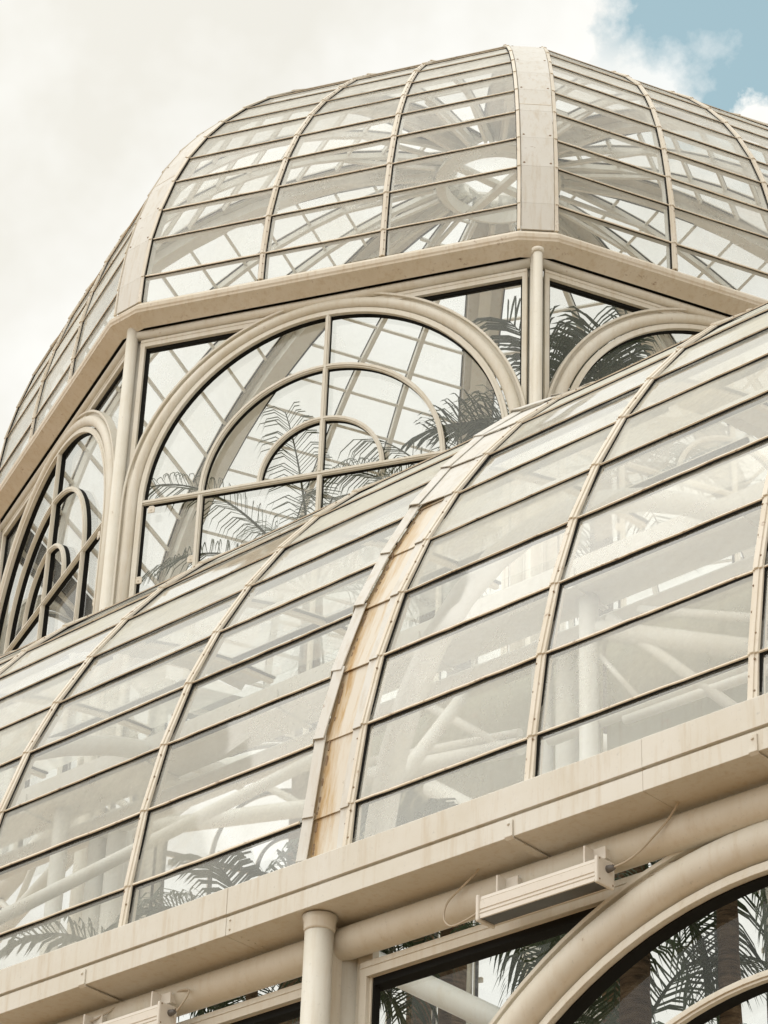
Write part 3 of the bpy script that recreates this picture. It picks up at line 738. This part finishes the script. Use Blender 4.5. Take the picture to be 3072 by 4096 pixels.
# ------------------------------------------------------------------ palms
def inside(q):
    x, y, z = q
    if y < 10.5: return False
    if z < 6.4: return y > 10.55
    if z < 11.2: return y > 15.2 - math.sqrt(max(0, 5.05 ** 2 - (z - 6.41) ** 2)) + 0.12
    dx, dy = x + 18.244, y - 20.824
    h = max(0, z - 16.75); dd_ = 5.56 - math.sqrt(max(0.01, 5.56 ** 2 - h * h)) if h < 5.5 else 5
    m_ = max(dx * math.cos(AL - pi / 2 + k * pi / 4) + dy * math.sin(AL - pi / 2 + k * pi / 4) for k in range(8))
    return m_ < AP - 0.42 - dd_
ORG = V((0, 0, 0))
def frond(mb, base, az, elev, L, droop, leaf=0.55, n=46, w=0.028, rnd=None, hang=0.5, sparse=1.0):
    rnd = rnd or random
    p = V(base); pts = []; d = V((math.cos(az) * math.cos(elev), math.sin(az) * math.cos(elev), math.sin(elev)))
    for i in range(n + 1):
        if i > 2 and not inside(p + ORG): break
        pts.append(p.copy()); p = p + d * (L / n); d = (d + V((0, 0, -droop / n * (0.4 + 1.3 * i / n)))).normalized()
    n0 = n; n = len(pts) - 1
    mb.tube(pts, [0.022 * (1 - 0.85 * i / n) * (L / 2.5) + 0.003 for i in range(len(pts))], n=5)
    for i in range(int(n * 0.18), n):
        f = i / n0; t = (pts[i + 1] - pts[i]).normalized(); s = t.cross(V((0, 0, 1))).normalized(); up = s.cross(t)
        ll = leaf * (max(0.01, math.sin(pi * min(1, (f - 0.1) * 1.02))) ** 0.6 * 0.85 + 0.12)
        for sg in (-1, 1):
            if rnd.random() > sparse: continue
            dr = (s * sg * 1.0 + t * (0.45 + 0.5 * f) + up * 0.28 + V((rnd.uniform(-.1, .1),) * 3)).normalized()
            q0 = pts[i] + t * rnd.uniform(0, L / n); l = ll * rnd.uniform(0.85, 1.1)
            q1 = q0 + dr * l * 0.45; q2 = q1 + (dr + V((0, 0, -hang * 1.0))).normalized() * l * 0.33; q3 = q2 + (dr * 0.7 + V((0, 0, -hang * 2.2))).normalized() * l * 0.26
            if not inside(q3 + ORG) or not inside(q2 + ORG): continue
            wv = t.cross(V((0, 0, 0))) if False else (t * 0.9 + up * 0.35).normalized() * w
            mb.add([q0 - wv * .35, q0 + wv * .35, q1 - wv * .5, q1 + wv * .5, q2 - wv * .4, q2 + wv * .4, q3], [(0, 1, 3, 2), (2, 3, 5, 4), (4, 5, 6)])
def palm(x, y, ztop, label, fronds, mt='leaf', tr=0.13, lean=(0, 0), leaf=0.6, L=2.4, seed=1, group='palms growing inside the greenhouse', elev=(0.1, 1.3), skip=None, w=0.028, droop=1.5, extra=None, hang=0.5):
    global ORG
    ORG = V((x, y, -1.6)); rnd = random.Random(seed)
    root = empty('palm_tree', (x, y, -1.6)); tag(root, label, 'palm', group)
    H = ztop + 1.6; tk = MB()
    pts = [V((lean[0] * (1 - (1 - i / 14) ** 2) - lean[0], lean[1] * (1 - (1 - i / 14) ** 2) - lean[1], H * i / 14)) for i in range(15)]
    pts2 = []; rs = []
    for i in range(57):
        f = i / 56 * 14; k = min(13, int(f)); pts2.append(pts[k].lerp(pts[k + 1], f - k)); rs.append(tr * (1.15 - 0.3 * i / 56) * (1.05 if i % 2 else 0.96))
    tk.tube(pts2, rs, n=14); tk.build('trunk', 'trunk', root)
    for k in range(fronds):
        az = k * 2.39996 + rnd.uniform(-.2, .2); e = elev[0] + (elev[1] - elev[0]) * ((k + .5) / fronds)
        mb = MB(); frond(mb, (0, 0, H), az, e, L * rnd.uniform(.85, 1.1), droop * rnd.uniform(.8, 1.3), leaf=leaf, rnd=rnd, w=w, hang=hang)
        mb.build('frond', mt, root, normals=False)
    return root
palm(-18.1, 17.8, 14.5, 'tall pale palm rising behind the left half of the large arched tower window', 12, 'leaf2', leaf=0.62, L=2.1, seed=3, elev=(-.1, 1.45), w=0.013, hang=.9)
palm(-16.5, 17.9, 14.75, 'low pale palm whose arching fronds show right of the mullion of the large tower window', 9, 'leaf2', leaf=0.55, L=1.25, seed=6, elev=(0, 1.1), w=0.013, hang=.9)
palm(-14.85, 18.6, 15.2, 'dark dense palm behind the right face of the tower', 24, 'leaf', leaf=0.7, L=1.75, seed=9, elev=(0, 1.5), w=0.03, hang=.3, droop=1.1)
palm(-15.55, 17.3, 14.35, 'palm with drooping fronds beside the right corner post of the tower', 12, 'leaf2', leaf=0.55, L=1.5, seed=8, elev=(-.1, 1.3), w=0.013, hang=1.0)
palm(-14.5, 12.8, 7.6, 'palm below the curved roof at the left edge of the photo', 8, 'leaf', leaf=0.45, L=1.2, seed=11, elev=(-.2, .8), w=0.026)
palm(-13.1, 12.5, 7.5, 'palm behind the lowest panes just left of the rusty band', 15, 'leaf', leaf=0.42, L=1.2, seed=14, elev=(0, 1.0), w=0.022, tr=0.05)
palm(-11.65, 12.9, 7.75, 'palm behind the lowest panes just right of the rusty band', 18, 'leaf', leaf=0.45, L=1.2, seed=17, elev=(-.1, .9), w=0.026, tr=0.05)
palm(-10.0, 12.8, 6.1, 'palm spreading behind the lower window beside the downspout', 8, 'leaf', leaf=0.5, L=1.4, seed=21, elev=(-.1, 1.0), w=0.018, tr=0.05)
palm(-9.2, 11.8, 6.9, 'stout dark palm trunk inside the big lower arch', 5, 'leaf', leaf=0.5, L=1.1, seed=24, elev=(-1.1, -.4), w=0.018, tr=0.10)
palm(-8.68, 12.0, 7.1, 'slender palm trunk at the right edge inside the lower arch', 5, 'leaf', leaf=0.45, L=1.0, seed=27, elev=(-1.1, -.4), tr=0.07, w=0.016)
# ------------------------------------------------------------------ ground
gd = MB(); gd.quad((-1500, -1500, 0), (1500, -1500, 0), (1500, 1500, 0), (-1500, 1500, 0))
pt = MB(); pt.quad((-22, 10.4, 0), (2, 10.4, 0), (2, 32, 0), (-22, 32, 0)); tag(pt.build('path', 'bounce_floor', None, loc=(0, 0, -1.594), normals=False), kind='structure')  # unseen pale floor, added to bounce brighter neutral light onto the inner steel
go_ = gd.build('ground', 'ground', None, loc=(0, 0, -1.6)); tag(go_, kind='structure')

# ------------------------------------------------------------------ light and sky
SUN_EL, SUN_AZ = R(52), R(250)     # azimuth of the sun measured from +X, counter-clockwise
sd = V((math.cos(SUN_AZ) * math.cos(SUN_EL), math.sin(SUN_AZ) * math.cos(SUN_EL), math.sin(SUN_EL)))
sl = bpy.data.lights.new('sun', 'SUN'); so = bpy.data.objects.new('sun', sl); col.objects.link(so)
sl.energy = 1.2; sl.angle = R(60); sl.color = (1.0, 0.98, 0.94)
so.rotation_euler = sd.to_track_quat('Z', 'Y').to_euler(); so.location = (0, 0, 40)
w = bpy.data.worlds.new('World'); scene.world = w; w.use_nodes = True
nt = w.node_tree; nt.nodes.clear()
out = nt.nodes.new('ShaderNodeOutputWorld'); bg = nt.nodes.new('ShaderNodeBackground'); bg.inputs[1].default_value = 0.1
sky = nt.nodes.new('ShaderNodeTexSky'); sky.sky_type = 'NISHITA'; sky.sun_disc = False; sky.sun_elevation = SUN_EL; sky.sun_rotation = pi / 2 - SUN_AZ
tc = nt.nodes.new('ShaderNodeTexCoord')
def dotn(v):
    d = nt.nodes.new('ShaderNodeVectorMath'); d.operation = 'DOT_PRODUCT'; nt.links.new(tc.outputs['Generated'], d.inputs[0]); d.inputs[1].default_value = tuple(v); return d.outputs['Value']
def noi(sc, det, rough=0.6, dist=0.0):
    n = nt.nodes.new('ShaderNodeTexNoise'); n.inputs['Scale'].default_value = sc; n.inputs['Detail'].default_value = det; n.inputs['Roughness'].default_value = rough; n.inputs['Distortion'].default_value = dist
    nt.links.new(tc.outputs['Generated'], n.inputs['Vector']); return n.outputs[0]
# an opening in the cloud towards one compass direction
hole_ = (Fv + R2 * 0.1205 + U2 * 0.178).normalized()
n1 = noi(30, 6, 0.55); n2 = noi(7, 5)
def offs(a, b): return mth(nt, 'ARCCOSINE', dotn((Fv + R2 * a + U2 * b).normalized()))
def soft(d, r, e): return mth(nt, 'SUBTRACT', 1.0, mth(nt, 'DIVIDE', mth(nt, 'SUBTRACT', d, r), e, clamp=True), clamp=True)
wob = mth(nt, 'MULTIPLY', mth(nt, 'SUBTRACT', n1, 0.5), 0.05); wob2 = mth(nt, 'MULTIPLY', mth(nt, 'SUBTRACT', noi(90, 7, 0.6), 0.5), 0.02)
w12 = mth(nt, 'ADD', wob, wob2)
b1 = soft(mth(nt, 'ADD', offs(0.122, 0.172), w12), 0.033, 0.012)
b1 = mth(nt, 'MAXIMUM', b1, soft(mth(nt, 'ADD', offs(0.26, 0.25), mth(nt, 'MULTIPLY', mth(nt, 'SUBTRACT', noi(9, 7, 0.6), 0.5), 0.16)), 0.13, 0.03))
p1 = soft(mth(nt, 'ADD', offs(0.094, 0.153), w12), 0.008, 0.014)
p2 = soft(mth(nt, 'ADD', offs(0.136, 0.1405), wob2), 0.007, 0.004)
p3 = mth(nt, 'MULTIPLY', soft(mth(nt, 'ADD', offs(0.116, 0.1715), w12), 0.0, 0.008), 0.35)
cover = mth(nt, 'MAXIMUM', mth(nt, 'MAXIMUM', mth(nt, 'MULTIPLY', p1, 0.85), p2), p3)
blue = mth(nt, 'MULTIPLY', b1, mth(nt, 'SUBTRACT', 1.0, cover))
skyc = mixc(nt, 1.0, sky.outputs[0], (3.1, 3.15, 2.08), 'MULTIPLY')
n3 = noi(3.2, 4, 0.5)
cl = ramp(nt, mth(nt, 'MULTIPLY_ADD', mth(nt, 'SUBTRACT', n3, 0.5), 0.8, n2), [(0.34, (8.5, 8.3, 7.6)), (0.5, (9.4, 9.3, 8.8)), (0.66, (10.3, 10.25, 9.9))]).outputs[0]
# cloud is brighter overhead and on the side the sun stands
up = dotn((0, 0, 1)); sunw = dotn((-0.3, -0.85, 0.42))
lift = mth(nt, 'ADD', mth(nt, 'MULTIPLY', mth(nt, 'MAXIMUM', mth(nt, 'SUBTRACT', up, 0.68), 0.0), 1.3), mth(nt, 'MULTIPLY', mth(nt, 'MAXIMUM', sunw, 0.0), 0.3))
lc = nt.nodes.new('ShaderNodeVectorMath'); lc.operation = 'SCALE'; nt.links.new(cl, lc.inputs[0]); nt.links.new(mth(nt, 'ADD', lift, 1.0), lc.inputs['Scale'])
cl = lc.outputs[0]
mr = nt.nodes.new('ShaderNodeVectorMath')
fin = mixc(nt, mth(nt, 'MULTIPLY', blue, 0.9), cl, skyc)
nt.links.new(fin, bg.inputs[0]); nt.links.new(bg.outputs[0], out.inputs[0])

scene.view_settings.view_transform = 'Standard'; scene.view_settings.look = 'None'; scene.view_settings.exposure = 0.05; scene.view_settings.gamma = 1
scene.cycles.transparent_max_bounces = 32; scene.cycles.max_bounces = 6; scene.cycles.diffuse_bounces = 3; scene.cycles.glossy_bounces = 2; scene.cycles.transmission_bounces = 4
scene.cycles.use_denoising = True
